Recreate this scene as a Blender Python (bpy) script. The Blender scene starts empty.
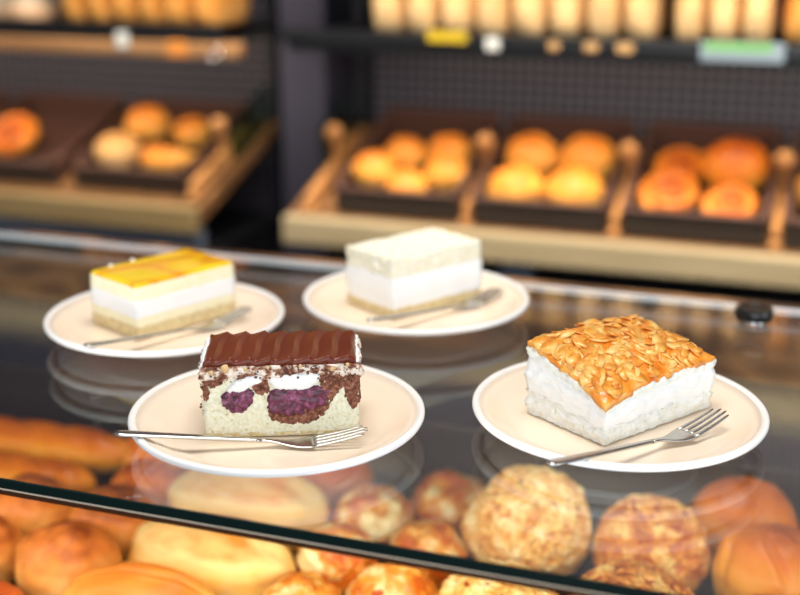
import bpy, bmesh, math, random
from math import sin, cos, pi, radians as R
from mathutils import Vector, Matrix, noise as N, Euler
SC = bpy.context.scene
COL = SC.collection
GT = 1.10                      # height of the glass counter top

# ------------------------------------------------------------------ helpers
def lin(c):
    return tuple(((v/255)/12.92 if v/255 <= .04045 else ((v/255+.055)/1.055)**2.4) for v in c)+(1,)
def link(o, parent=None):
    COL.objects.link(o)
    if parent: o.parent = parent
    return o
def obj(name, bm, m, parent=None, smooth=True, recalc=True):
    if recalc: bmesh.ops.recalc_face_normals(bm, faces=bm.faces)
    me = bpy.data.meshes.new(name); bm.to_mesh(me); bm.free()
    for ms in (m if isinstance(m, (list, tuple)) else [m]): me.materials.append(ms)
    if smooth:
        for p in me.polygons: p.use_smooth = True
    return link(bpy.data.objects.new(name, me), parent)
def sharp(o, ang=35):
    me = o.data; bm = bmesh.new(); bm.from_mesh(me)
    for e in bm.edges:
        if len(e.link_faces) == 2 and e.calc_face_angle(0) > R(ang): e.smooth = False
    bm.to_mesh(me); bm.free(); return o
def tag(o, label, cat, group=None):
    o['label'] = label; o['category'] = cat
    if group: o['group'] = group
    return o
def thing(name, label, cat, loc=(0,0,0), rz=0, group=None, rx=0):
    o = link(bpy.data.objects.new(name, None)); o.empty_display_size = .02
    o.location = loc; o.rotation_euler = (rx, 0, rz)
    return tag(o, label, cat, group)
def dup(root, loc, rot, label, group=None):
    r = root.copy(); COL.objects.link(r); r.location = loc; r.rotation_euler = rot; r['label'] = label
    if group: r['group'] = group
    for ch in list(root.children):
        c = ch.copy(); COL.objects.link(c); c.parent = r
        for g in ch.children:
            d = g.copy(); COL.objects.link(d); d.parent = c
    return r
def struct(o):
    o['kind'] = 'structure'; return o

def add_box(bm, x0, x1, y0, y1, z0, z1, bev=0, seg=2):
    b2 = bmesh.new()
    bmesh.ops.create_cube(b2, size=1)
    for v in b2.verts:
        v.co = Vector((x0+(v.co.x+.5)*(x1-x0), y0+(v.co.y+.5)*(y1-y0), z0+(v.co.z+.5)*(z1-z0)))
    if bev: bmesh.ops.bevel(b2, geom=list(b2.edges), offset=bev, segments=seg, profile=.5, affect='EDGES')
    merge(bm, b2)
def merge(bm, b2):
    me = bpy.data.meshes.new('tmp'); b2.to_mesh(me); b2.free(); bm.from_mesh(me); bpy.data.meshes.remove(me)
def box(x0, x1, y0, y1, z0, z1, bev=0, seg=2):
    bm = bmesh.new(); add_box(bm, x0, x1, y0, y1, z0, z1, bev, seg); return bm
def lathe(prof, seg=96, close=True):
    bm = bmesh.new(); rings = []
    for r, z in prof:
        if r < 1e-6: rings.append([bm.verts.new((0,0,z))])
        else: rings.append([bm.verts.new((r*cos(2*pi*i/seg), r*sin(2*pi*i/seg), z)) for i in range(seg)])
    pairs = list(zip(rings, rings[1:]))
    if close and len(rings[0]) > 1 and len(rings[-1]) > 1: pairs.append((rings[-1], rings[0]))
    for a, b in pairs:
        for i in range(seg):
            j = (i+1) % seg
            if len(a) == 1 and len(b) == 1: continue
            if len(a) == 1: bm.faces.new((a[0], b[i], b[j]))
            elif len(b) == 1: bm.faces.new((a[i], a[j], b[0]))
            else: bm.faces.new((a[i], a[j], b[j], b[i]))
    return bm
def ns(p, f, seed=0):
    return N.noise(Vector((p[0]*f+seed*7.31, p[1]*f-seed*3.17, p[2]*f+seed*1.73)))
def fbm(p, f, seed=0, o=3):
    s = 0; a = 1
    for k in range(o): s += a*ns(p, f, seed+k*11); a *= .5; f *= 2.05
    return s
def sweep(bm, pts, rad, seg=12, flat=1.0):
    rings = []
    for i, p in enumerate(pts):
        p = Vector(p); a = Vector(pts[max(i-1,0)]); b = Vector(pts[min(i+1,len(pts)-1)])
        t = (b-a).normalized(); up = Vector((0,0,1))
        if abs(t.z) > .95: up = Vector((0,1,0))
        s = t.cross(up).normalized(); u = s.cross(t)
        rings.append([bm.verts.new(p+(s*cos(2*pi*k/seg)+u*sin(2*pi*k/seg)*flat)*rad[i]) for k in range(seg)])
    for a, b in zip(rings, rings[1:]):
        for k in range(seg):
            j = (k+1) % seg; bm.faces.new((a[k], a[j], b[j], b[k]))
    bm.faces.new(rings[0][::-1]); bm.faces.new(rings[-1])
    return bm

# ------------------------------------------------------------------ materials
def newmat(name):
    m = bpy.data.materials.new(name); m.use_nodes = True
    return m, m.node_tree.nodes, m.node_tree.links, m.node_tree.nodes['Principled BSDF']
def mat(name, c, rough=.5, metal=0, coat=0, spec=.5, sss=0):
    m, n, l, b = newmat(name)
    b.inputs['Base Color'].default_value = lin(c); b.inputs['Roughness'].default_value = rough
    b.inputs['Metallic'].default_value = metal; b.inputs['Coat Weight'].default_value = coat
    b.inputs['Specular IOR Level'].default_value = spec
    if sss:
        b.inputs['Subsurface Weight'].default_value = sss; b.inputs['Subsurface Radius'].default_value = (1,.7,.5); b.inputs['Subsurface Scale'].default_value = .004
    return m
def speck(name, stops, scale, rough=.6, bump=.3, bscale=None, coord='Object', detail=4, coat=0, stretch=None, bdist=.001, sss=0, spec=.4):
    """noise mapped through a colour ramp + bump"""
    m, n, l, b = newmat(name)
    tc = n.new('ShaderNodeTexCoord'); src = tc.outputs[coord]
    if stretch:
        mp = n.new('ShaderNodeMapping'); mp.inputs['Scale'].default_value = stretch; l.new(src, mp.inputs['Vector']); src = mp.outputs[0]
    nz = n.new('ShaderNodeTexNoise'); nz.inputs['Scale'].default_value = scale; nz.inputs['Detail'].default_value = detail
    l.new(src, nz.inputs['Vector'])
    rp = n.new('ShaderNodeValToRGB'); els = rp.color_ramp.elements
    while len(els) < len(stops): els.new(.5)
    for e, (p, c) in zip(els, stops): e.position = p; e.color = lin(c)
    l.new(nz.outputs['Fac'], rp.inputs[0]); l.new(rp.outputs[0], b.inputs['Base Color'])
    if bump:
        n2 = n.new('ShaderNodeTexNoise'); n2.inputs['Scale'].default_value = bscale or scale*2; n2.inputs['Detail'].default_value = 5
        l.new(src, n2.inputs['Vector'])
        bp = n.new('ShaderNodeBump'); bp.inputs['Strength'].default_value = bump; bp.inputs['Distance'].default_value = bdist
        l.new(n2.outputs['Fac'], bp.inputs['Height']); l.new(bp.outputs[0], b.inputs['Normal'])
    b.inputs['Roughness'].default_value = rough; b.inputs['Coat Weight'].default_value = coat; b.inputs['Coat Roughness'].default_value = .25
    b.inputs['Specular IOR Level'].default_value = spec
    if sss:
        b.inputs['Subsurface Weight'].default_value = sss; b.inputs['Subsurface Radius'].default_value = (1,.8,.6); b.inputs['Subsurface Scale'].default_value = .003
    return m
def crust(name, stops, nz_amt=.35, nscale=3, rough=.38, coat=.25, bump=.25, bscale=60):
    """baked crust: colour by the loaf's own height (pale foot, browned top) broken up by noise"""
    m, n, l, b = newmat(name)
    tc = n.new('ShaderNodeTexCoord'); sp = n.new('ShaderNodeSeparateXYZ'); l.new(tc.outputs['Generated'], sp.inputs[0])
    nz = n.new('ShaderNodeTexNoise'); nz.inputs['Scale'].default_value = nscale; nz.inputs['Detail'].default_value = 4; l.new(tc.outputs['Generated'], nz.inputs['Vector'])
    s1 = n.new('ShaderNodeMath'); s1.operation = 'MULTIPLY_ADD'; s1.inputs[1].default_value = nz_amt*2; s1.inputs[2].default_value = -nz_amt
    l.new(nz.outputs['Fac'], s1.inputs[0])
    ad = n.new('ShaderNodeMath'); ad.operation = 'ADD'; l.new(sp.outputs['Z'], ad.inputs[0]); l.new(s1.outputs[0], ad.inputs[1])
    rp = n.new('ShaderNodeValToRGB'); els = rp.color_ramp.elements
    while len(els) < len(stops): els.new(.5)
    for e, (p, c) in zip(els, stops): e.position = p; e.color = lin(c)
    l.new(ad.outputs[0], rp.inputs[0]); l.new(rp.outputs[0], b.inputs['Base Color'])
    n2 = n.new('ShaderNodeTexNoise'); n2.inputs['Scale'].default_value = bscale; n2.inputs['Detail'].default_value = 4; l.new(tc.outputs['Object'], n2.inputs['Vector'])
    bp = n.new('ShaderNodeBump'); bp.inputs['Strength'].default_value = bump; bp.inputs['Distance'].default_value = .002
    l.new(n2.outputs['Fac'], bp.inputs['Height']); l.new(bp.outputs[0], b.inputs['Normal'])
    b.inputs['Roughness'].default_value = rough; b.inputs['Coat Weight'].default_value = coat*.5; b.inputs['Coat Roughness'].default_value = .22; b.inputs['Specular IOR Level'].default_value = .25
    return m
def thin_glass(name, tint=(.93,.96,.95), ior=1.5, gain=1.0):
    m = bpy.data.materials.new(name); m.use_nodes = True
    n = m.node_tree.nodes; l = m.node_tree.links; n.clear()
    out = n.new('ShaderNodeOutputMaterial'); mx = n.new('ShaderNodeMixShader')
    tr = n.new('ShaderNodeBsdfTransparent'); tr.inputs['Color'].default_value = tint+(1,)
    gl = n.new('ShaderNodeBsdfGlossy'); gl.inputs['Roughness'].default_value = 0.0; gl.inputs['Color'].default_value = (1,1,1,1)
    geo = n.new('ShaderNodeNewGeometry')
    io = n.new('ShaderNodeMix'); io.data_type = 'FLOAT'; io.inputs[2].default_value = ior; io.inputs[3].default_value = 1/ior
    l.new(geo.outputs['Backfacing'], io.inputs[0])
    fr = n.new('ShaderNodeFresnel'); l.new(io.outputs[0], fr.inputs['IOR'])
    src = fr.outputs[0]
    if gain != 1:
        mu = n.new('ShaderNodeMath'); mu.operation = 'MULTIPLY'; mu.inputs[1].default_value = gain; mu.use_clamp = True
        l.new(src, mu.inputs[0]); src = mu.outputs[0]
    l.new(src, mx.inputs[0]); l.new(tr.outputs[0], mx.inputs[1]); l.new(gl.outputs[0], mx.inputs[2]); l.new(mx.outputs[0], out.inputs[0])
    return m
def grid_mat(name, base, line, pitch, frac):
    m, n, l, b = newmat(name)
    tc = n.new('ShaderNodeTexCoord'); sp = n.new('ShaderNodeSeparateXYZ'); l.new(tc.outputs['Object'], sp.inputs[0])
    def stripe(o):
        a = n.new('ShaderNodeMath'); a.operation = 'MULTIPLY'; a.inputs[1].default_value = 1/pitch; l.new(o, a.inputs[0])
        f = n.new('ShaderNodeMath'); f.operation = 'FRACT'; l.new(a.outputs[0], f.inputs[0])
        c = n.new('ShaderNodeMath'); c.operation = 'LESS_THAN'; c.inputs[1].default_value = frac; l.new(f.outputs[0], c.inputs[0]); return c.outputs[0]
    mx = n.new('ShaderNodeMath'); mx.operation = 'MAXIMUM'; l.new(stripe(sp.outputs['X']), mx.inputs[0]); l.new(stripe(sp.outputs['Z']), mx.inputs[1])
    mc = n.new('ShaderNodeMix'); mc.data_type = 'RGBA'; mc.inputs[6].default_value = lin(base); mc.inputs[7].default_value = lin(line)
    l.new(mx.outputs[0], mc.inputs[0]); l.new(mc.outputs[2], b.inputs['Base Color'])
    iv = n.new('ShaderNodeMath'); iv.operation = 'SUBTRACT'; iv.inputs[0].default_value = 1; l.new(mx.outputs[0], iv.inputs[1])
    bp = n.new('ShaderNodeBump'); bp.inputs['Strength'].default_value = .6; bp.inputs['Distance'].default_value = .004; l.new(iv.outputs[0], bp.inputs['Height']); l.new(bp.outputs[0], b.inputs['Normal'])
    b.inputs['Roughness'].default_value = .45
    return m

M = {}
M['plate'] = mat('plate_cream_glaze', (251,230,206), .22, coat=.3)
M['plate_rim'] = mat('plate_rim_glaze', (250,246,242), .18, coat=.3)
M['steel'] = mat('fork_steel', (200,196,188), .27, metal=1)
M['glass'] = thin_glass('counter_glass', gain=1.0)
M['pane'] = thin_glass('front_glass', tint=(.985,.99,.985), gain=.12)
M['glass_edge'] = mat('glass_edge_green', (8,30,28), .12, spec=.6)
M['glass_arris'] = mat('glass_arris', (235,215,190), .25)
M['glass_bread_reflection'] = mat('painted_bread_reflection', (70,38,18), .2)  # brown reflection of the bread, painted onto the lower glass edge
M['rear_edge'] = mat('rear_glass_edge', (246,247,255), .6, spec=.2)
M['dark'] = mat('dark_metal', (22,21,26), .5)
M['navy'] = speck('navy_panel', [(.3,(16,17,27)),(.7,(25,26,38))], 4, .35, 0)
M['brownpanel'] = speck('brown_panel', [(.3,(28,20,16)),(.7,(44,30,24))], 5, .4, 0, stretch=(1,8,8))
M['woodpanel'] = speck('rear_wood_panel', [(.32,(40,28,22)),(.48,(96,66,44)),(.56,(150,108,70)),(.7,(70,46,34))], 7, .4, 0, stretch=(1,1,2.5), detail=1)
M['shaded_trim'] = speck('taupe_wood_shaded', [(.3,(136,112,74)),(.7,(158,132,90))], 6, .45, .1, stretch=(1,10,10))  # trim wood with the left bay's weaker light darkened into its colour
M['warm_trim'] = speck('warm_wood_rail', [(.3,(160,112,70)),(.7,(184,134,88))], 6, .45, .1, stretch=(1,10,10))
M['trim'] = speck('taupe_wood_front', [(.3,(166,146,112)),(.7,(184,164,128))], 6, .45, .1, stretch=(1,10,10))
M['board'] = speck('board_wood', [(.3,(112,76,44)),(.7,(142,98,60))], 8, .5, .1, stretch=(8,1,8))
M['lightwood'] = speck('light_wood', [(.3,(190,128,72)),(.7,(212,150,90))], 10, .5, .1, stretch=(8,1,8))
M['tray'] = mat('tray_brown', (84,54,44), .5)
M['tray_rim'] = mat('tray_rim_brown', (88,60,50), .4)
M['tray_front'] = mat('tray_front_dark', (58,48,46), .5)
M['post'] = mat('post_slate', (56,53,66), .5)
M['wall'] = grid_mat('perforated_wall', (120,110,120), (22,20,24), .0185, .34)
M['floor'] = speck('floor_tile', [(.4,(58,54,52)),(.6,(68,63,60))], 12, .4, .05)
M['alu'] = mat('aluminium', (165,178,198), .35, metal=.7)
M['black'] = mat('black_plastic', (14,13,14), .3)
M['chrome'] = mat('chrome', (220,220,222), .12, metal=1)
M['tag_white'] = mat('tag_white', (226,222,212), .5)
M['tag_yellow'] = mat('tag_yellow', (206,170,20), .5)
M['tag_green'] = mat('tag_green', (120,178,100), .5)
M['tag_grey'] = mat('tag_grey', (140,152,160), .4)
M['tag_tan'] = mat('tag_tan', (196,150,96), .5)
M['tag_orange'] = mat('tag_orange', (226,140,60), .5)
M['sideglass'] = thin_glass('side_glass', tint=(.55,.68,.64))
# bread
M['br_brown'] = crust('crust_brown', [(.0,(248,194,112)),(.4,(236,156,72)),(.75,(206,112,42)),(1,(132,56,16))], .5, 3.2, .42, .12)
M['br_gold'] = crust('crust_gold', [(.0,(252,204,96)),(.35,(242,160,36)),(.7,(222,114,10)),(1,(172,74,4))], .4, 2.2, .34, .14)
M['br_pale'] = crust('crust_pale', [(.0,(236,150,56)),(.35,(248,186,88)),(.65,(252,212,134)),(1,(230,142,54))], .6, 3.0, .5, .05)
M['br_orange'] = crust('crust_orange', [(.0,(250,194,84)),(.4,(244,158,44)),(.75,(226,116,20)),(1,(172,68,8))], .4, 4, .3, .4)
M['br_cheese'] = crust('crust_under_cheese', [(.05,(240,166,70)),(.4,(226,116,26)),(.75,(198,84,14)),(1,(164,62,8))], .45, 5, .35, .3)
M['br_red'] = crust('crust_reddish', [(.05,(236,164,92)),(.4,(224,126,58)),(.75,(202,92,34)),(1,(166,68,22))], .35, 3, .45, .1)
M['cheese'] = speck('melted_cheese', [(.36,(206,92,14)),(.48,(238,154,50)),(.6,(254,224,156))], 38, .35, .5, 90, coat=.3)
M['oat'] = speck('oat_flake', [(.34,(222,140,58)),(.5,(246,188,98)),(.66,(255,226,164))], 70, .65, .2)
M['seed'] = speck('brown_seed', [(.34,(190,92,22)),(.5,(234,148,52)),(.66,(253,206,120))], 70, .6, .2)
M['br_bg'] = crust('crust_shelf_roll', [(.05,(246,200,112)),(.4,(240,174,78)),(.75,(230,142,50)),(1,(202,106,28))], .3, 2.4, .45, .15)
M['br_bg2'] = crust('crust_shelf_dark', [(.05,(250,190,90)),(.4,(238,146,48)),(.75,(214,108,28)),(1,(160,70,16))], .4, 5, .4, .2)
M['br_loaf'] = crust('crust_upper_loaf', [(.05,(240,200,146)),(.4,(238,190,126)),(.75,(232,174,104)),(1,(214,144,74))], .35, 3, .5, .08)
M['br_loaf2'] = crust('crust_upper_orange', [(.05,(240,176,96)),(.4,(232,150,64)),(.75,(222,132,48)),(1,(190,98,34))], .35, 3, .4, .15)
M['br_white'] = crust('crust_floury', [(.05,(232,190,150)),(.4,(226,176,132)),(.75,(236,206,172)),(1,(244,226,200))], .4, 4, .6, 0)
# cake
M['sponge'] = speck('pale_sponge', [(.28,(190,166,112)),(.37,(234,228,194)),(.6,(246,244,222)),(.8,(252,250,236))], 420, .85, .8, 500, bdist=.0012, sss=.1)
M['sponge_pale'] = speck('pale_sponge_foot', [(.3,(206,178,122)),(.55,(232,212,164)),(.8,(244,230,190))], 380, .85, .6, 500, bdist=.001)
M['sponge_base'] = speck('golden_sponge_foot', [(.3,(186,130,58)),(.55,(216,172,96)),(.8,(232,200,136))], 380, .85, .6, 500, bdist=.001)
M['choc_sponge'] = speck('chocolate_sponge', [(.3,(74,36,24)),(.5,(132,80,60)),(.7,(176,122,98))], 420, .8, .9, 500, bdist=.0014)
M['cherry'] = speck('cherry_filling', [(.3,(54,14,34)),(.5,(106,36,70)),(.66,(146,72,112)),(.8,(190,130,160))], 260, .3, .7, 300, coat=.4, bdist=.0015)
M['cream'] = mat('white_cream', (252,250,248), .5, sss=.15)
M['cream_mix'] = speck('cream_with_chocolate_crumbs', [(.36,(92,50,36)),(.45,(176,128,100)),(.52,(238,222,206)),(.75,(252,246,240))], 170, .6, .6, 200, bdist=.0015)
M['choc'] = speck('chocolate_glaze', [(.3,(98,35,11)),(.7,(116,45,16))], 30, .3, .12, 90, coat=.15, bdist=.0006)
M['nut'] = mat('hazelnut_bit', (222,184,130), .6)
M['cream_y'] = speck('pale_yellow_cream', [(.3,(250,240,200)),(.7,(253,247,218))], 120, .55, .2, 200, bdist=.0006)
M['cream_w'] = speck('white_cream_layer', [(.3,(250,250,250)),(.7,(254,254,254))], 120, .5, .2, 220, bdist=.0006, sss=.1)
M['crumb'] = speck('crumbly_top', [(.25,(238,226,190)),(.5,(250,244,222)),(.8,(254,250,238))], 200, .85, .9, 330, bdist=.0016)
M['yeast'] = speck('yeast_dough', [(.25,(200,192,160)),(.35,(238,238,226)),(.6,(248,250,246)),(.85,(253,254,252))], 240, .8, .9, 300, bdist=.0018, sss=.1)
M['filling'] = speck('vanilla_filling', [(.3,(246,248,246)),(.7,(254,254,254))], 90, .55, .35, 160, bdist=.001, sss=.15)
M['caramel'] = speck('caramel_crust', [(.3,(206,100,14)),(.45,(232,138,34)),(.58,(246,172,72)),(.78,(253,214,136))], 60, .28, .6, 150, coat=.5, bdist=.0015)
M['almond'] = speck('almond_slice', [(.32,(218,116,28)),(.48,(242,168,66)),(.66,(253,214,134))], 70, .4, .2, 200, coat=.3)
def mango():
    m, n, l, b = newmat('mango_glaze')
    tc = n.new('ShaderNodeTexCoord'); wv = n.new('ShaderNodeTexNoise'); wv.inputs['Scale'].default_value = 15; wv.inputs['Detail'].default_value = .5; wv.inputs['Distortion'].default_value = .5
    mp = n.new('ShaderNodeMapping'); mp.inputs['Scale'].default_value = (.6,1.5,1); mp.inputs['Rotation'].default_value = (0,0,.7)
    l.new(tc.outputs['Object'], mp.inputs['Vector']); l.new(mp.outputs[0], wv.inputs['Vector'])
    rp = n.new('ShaderNodeValToRGB'); els = rp.color_ramp.elements
    st = [(.36,(255,214,20)),(.46,(255,200,10)),(.5,(238,146,4)),(.54,(255,196,8)),(.64,(255,222,36))]
    while len(els) < len(st): els.new(.5)
    for e, (p, c) in zip(els, st): e.position = p; e.color = lin(c)
    l.new(wv.outputs['Fac'], rp.inputs[0]); l.new(rp.outputs[0], b.inputs['Base Color'])
    b.inputs['Roughness'].default_value = .15; b.inputs['Coat Weight'].default_value = .4
    return m
M['mango'] = mango()

# ------------------------------------------------------------------ the setting
fl = box(-4, 4, -1.5, 2.2, -.05, 0); struct(obj('floor', fl, M['floor'], smooth=False))
wb = box(-4, 4, 2.13, 2.2, 0, 2.9); struct(obj('wall_back', wb, M['wall'], smooth=False))
def base_board():
    struct(obj('baseboard_back', box(-4, 4, 2.11, 2.13, 0, .1, .004), M['dark'], smooth=False))
base_board()

# ------------------------------------------------------------------ glass display counter
cn = thing('display_counter', 'dark glass fronted bakery counter holding the heap of bread rolls under its glass top', 'counter', (-.35,.8,0))
def cpart(name, x0, x1, y0, y1, z0, z1, m, bev=.002):
    return obj(name, box(x0+.35, x1+.35, y0-.8, y1-.8, z0, z1, bev), M[m], cn, smooth=False)
XL, XR = -1.9, 1.1
cpart('base_cabinet', XL, XR, .585, 1.10, .0, .80, 'dark')
cpart('bread_deck', XL+.02, XR-.02, .575, 1.076, .80, .872, 'navy')
cpart('back_panel', XL+.02, XR-.02, 1.076, 1.10, .80, .935, 'brownpanel')
cpart('back_panel', XL+.02, XR-.02, 1.080, 1.10, .935, 1.016, 'navy')
cpart('back_panel', XL+.02, XR-.02, 1.078, 1.10, 1.016, 1.0890, 'woodpanel')
cpart('side_panel', XL, XL+.02, .585, 1.10, .80, 1.0890, 'navy')
cpart('side_panel', XR-.02, XR, .585, 1.10, .80, 1.0890, 'navy')
cpart('front_pane', XL, XR, .5525, .5585, .80, 1.0890, 'pane', 0)
cpart('front_rail', XL, XR, .545, .585, .76, .80, 'dark')

gt = thing('glass_counter_top', 'long clear glass counter top carrying the four cake plates', 'counter top', (-.35,.8,GT))
g0, g1 = .544, 1.046
obj('pane', box(XL+.35, XR+.35, g0-.8+.0019, g1-.8-.0019, -.0108, 0), M['glass'], gt, smooth=False)
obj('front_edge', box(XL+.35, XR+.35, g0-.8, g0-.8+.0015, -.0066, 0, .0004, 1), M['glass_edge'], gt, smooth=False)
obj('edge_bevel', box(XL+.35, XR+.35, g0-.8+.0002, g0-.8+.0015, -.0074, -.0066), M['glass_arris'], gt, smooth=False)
obj('lower_edge', box(XL+.35, XR+.35, g0-.8+.0003, g0-.8+.0015, -.0108, -.0074), M['glass_bread_reflection'], gt, smooth=False)
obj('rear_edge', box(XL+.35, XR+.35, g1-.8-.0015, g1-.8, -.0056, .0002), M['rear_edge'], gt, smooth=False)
obj('rear_lower_edge', box(XL+.35, XR+.35, g1-.8-.0015, g1-.8, -.0108, -.0056), M['glass_edge'], gt, smooth=False)
# small black stopper standing on the glass
pk = thing('glass_stopper', 'small black round stopper with a chrome foot near the rear edge of the glass', 'stopper', (-.036,.995,GT))
obj('foot', lathe([(0,0),(.011,0),(.011,.004),(.009,.005),(0,.005)], 32), M['chrome'], pk)
sharp(obj('cap', lathe([(0,.0045),(.0145,.0045),(.0155,.006),(.0155,.0125),(.0145,.014),(.011,.0145),(.009,.0132),(0,.0128)], 40), M['black'], pk), 40)

# ------------------------------------------------------------------ plates
def make_plate(loc, label):
    t = thing('cake_plate', label, 'plate', loc, 0, 'cake plates on the glass counter')
    obj('dish', lathe([(0,.0068),(.05,.0066),(.068,.0067),(.076,.0092),(.084,.0136),(.0912,.0171),(.0908,.0160),(.084,.0122),(.076,.0079),(.067,.0054),(0,.0053)], 128), M['plate'], t)
    obj('underside', lathe([(0,.0056),(.067,.0057),(.076,.0081),(.084,.0124),(.0905,.0160),(.0905,.0146),(.080,.0092),(.066,.0046),(.056,.0028),(0,.0028)], 128), M['plate_rim'], t)
    obj('rim', lathe([(.0905,.0170),(.0925,.0181),(.0942,.0181),(.0952,.0170),(.0953,.0152),(.0945,.0138),(.0925,.0130),(.0885,.0120)], 128), M['plate_rim'], t)
    obj('foot_ring', lathe([(.0475,0),(.0505,0),(.0525,.0010),(.0545,.0034),(.0462,.0034),(.0465,.001)], 96), M['plate_rim'], t)
    return t
PA, PB, PC, PD = (-.3134,.6600), (-.1064,.7400), (-.4826,.8130), (-.3075,.9250)
p0 = make_plate((*PA,GT), 'cream plate carrying the chocolate topped cherry cake slice')
dup(p0, (*PB,GT), (0,0,.5), 'cream plate carrying the almond crusted cake')
dup(p0, (*PC,GT), (0,0,1.1), 'cream plate carrying the yellow glazed cake slice')
dup(p0, (*PD,GT), (0,0,2.0), 'cream plate carrying the plain white cream slice')
PZ = GT+.0076

# ------------------------------------------------------------------ forks
def strip(bm, secs, seg=10):
    """secs: (x, y, z, width, thickness) along x, rounded section"""
    rings = []
    for x, y, z, w, t in secs:
        rg = []
        for k in range(seg):
            a = 2*pi*k/seg; ca, sa = cos(a), sin(a)
            rg.append(bm.verts.new((x, y+w/2*math.copysign(abs(ca)**.55, ca), z+t/2*math.copysign(abs(sa)**.8, sa))))
        rings.append(rg)
    for a, b in zip(rings, rings[1:]):
        for k in range(seg):
            j = (k+1) % seg; bm.faces.new((a[k], a[j], b[j], b[k]))
    bm.faces.new(rings[0][::-1]); bm.faces.new(rings[-1]); return bm
def make_fork(loc, rz, label):
    t = thing('cake_fork', label, 'fork', loc, rz, 'cake forks on the plates')
    def zz(x):                                   # height of the metal above the glass along the fork
        if x < .088: return .0207-(.0207-.0112)*x/.088
        if x < .110: u = (x-.088)/.022; return .0112-(.0112-.0080)*(u*u*(3-2*u))
        u = (x-.110)/.048; return .0078+.0085*u**1.6
    h = []
    for i in range(29):
        x = .088*i/28
        w = .0082-.0042*(x/.088)**1.1
        if i == 0: w *= .55
        elif i == 1: w *= .88
        h.append((x, 0, zz(x), w, .0019+.0004*(x/.088)))
    obj('handle', strip(bmesh.new(), h), M['steel'], t)
    hd = []
    for i in range(15):
        u = i/14; x = .0875+.0335*u
        w = .0042+(.0176-.0042)*(max(0,(u-.12)/.88)**2*(3-2*max(0,(u-.12)/.88)))
        hd.append((x, 0, zz(x), w, .0020-.0006*u))
    head = obj('head', strip(bmesh.new(), hd, 14), M['steel'], t)
    for k in range(4):
        y = (k-1.5)*.0046; L = .1545 if k in (1,2) else .1520
        tn = []
        for i in range(10):
            u = i/9; x = .1195+(L-.1195)*u
            tn.append((x, y*(1-.10*u), zz(x),   .0032-.0012*u if i < 9 else .0012, .0014 if i < 9 else .0007))
        obj('tine', strip(bmesh.new(), tn, 8), M['steel'], head)
    return t
f0 = make_fork((-.3870,.5835,GT+.0007), R(26.0), 'cake fork lying in front of the chocolate topped cherry cake')
dup(f0, (-.1274,.6238,GT+.0022), (0,0,R(55.8)), 'cake fork lying in front of the almond crusted cake')
dup(f0, (-.4934,.7142,GT+.0007), (0,0,R(64.9)), 'cake fork lying beside the yellow glazed slice')
dup(f0, (-.3175,.8365,GT+.0007), (0,0,R(62.9)), 'cake fork lying beside the plain white cream slice')

# ------------------------------------------------------------------ cakes
def rough_box(sx, sy, z0, z1, cuts, amp, freq, seed=0, bulge=0, tops=True):
    bm = bmesh.new(); bmesh.ops.create_cube(bm, size=1)
    bmesh.ops.subdivide_edges(bm, edges=list(bm.edges), cuts=cuts, use_grid_fill=True)
    for v in bm.verts:
        p = Vector((v.co.x*sx, v.co.y*sy, z0+(v.co.z+.5)*(z1-z0)))
        hz = v.co.z*2
        nx = v.co.x*2 if abs(v.co.x) > .499 else 0; ny = v.co.y*2 if abs(v.co.y) > .499 else 0
        d = amp*fbm(p, freq, seed)+bulge*(1-hz*hz)
        p.x += nx*d; p.y += ny*d
        if tops and hz > .99: p.z += amp*.6*fbm(p, freq, seed+5)
        v.co = p
    return bm
def slab(sx, sy, nx, ny, ztop, zbot, edge=None):
    """closed slab over a grid; edge(x,y) gives an outward scale for raggedness"""
    bm = bmesh.new(); T = []; B = []
    for j in range(ny+1):
        rt = []; rb = []
        for i in range(nx+1):
            u = i/nx*2-1; w = j/ny*2-1; x = u*sx/2; y = w*sy/2
            if edge: x, y = edge(x, y, u, w)
            rt.append(bm.verts.new((x, y, ztop(x, y, u, w)))); rb.append(bm.verts.new((x, y, zbot(x, y, u, w))))
        T.append(rt); B.append(rb)
    for j in range(ny):
        for i in range(nx):
            bm.faces.new((T[j][i], T[j][i+1], T[j+1][i+1], T[j+1][i])); bm.faces.new((B[j][i], B[j+1][i], B[j+1][i+1], B[j][i+1]))
    for i in range(nx):
        bm.faces.new((T[0][i], B[0][i], B[0][i+1], T[0][i+1])); bm.faces.new((T[ny][i+1], B[ny][i+1], B[ny][i], T[ny][i]))
    for j in range(ny):
        bm.faces.new((T[j+1][0], B[j+1][0], B[j][0], T[j][0])); bm.faces.new((T[j][nx], B[j][nx], B[j+1][nx], T[j+1][nx]))
    return bm
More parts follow.
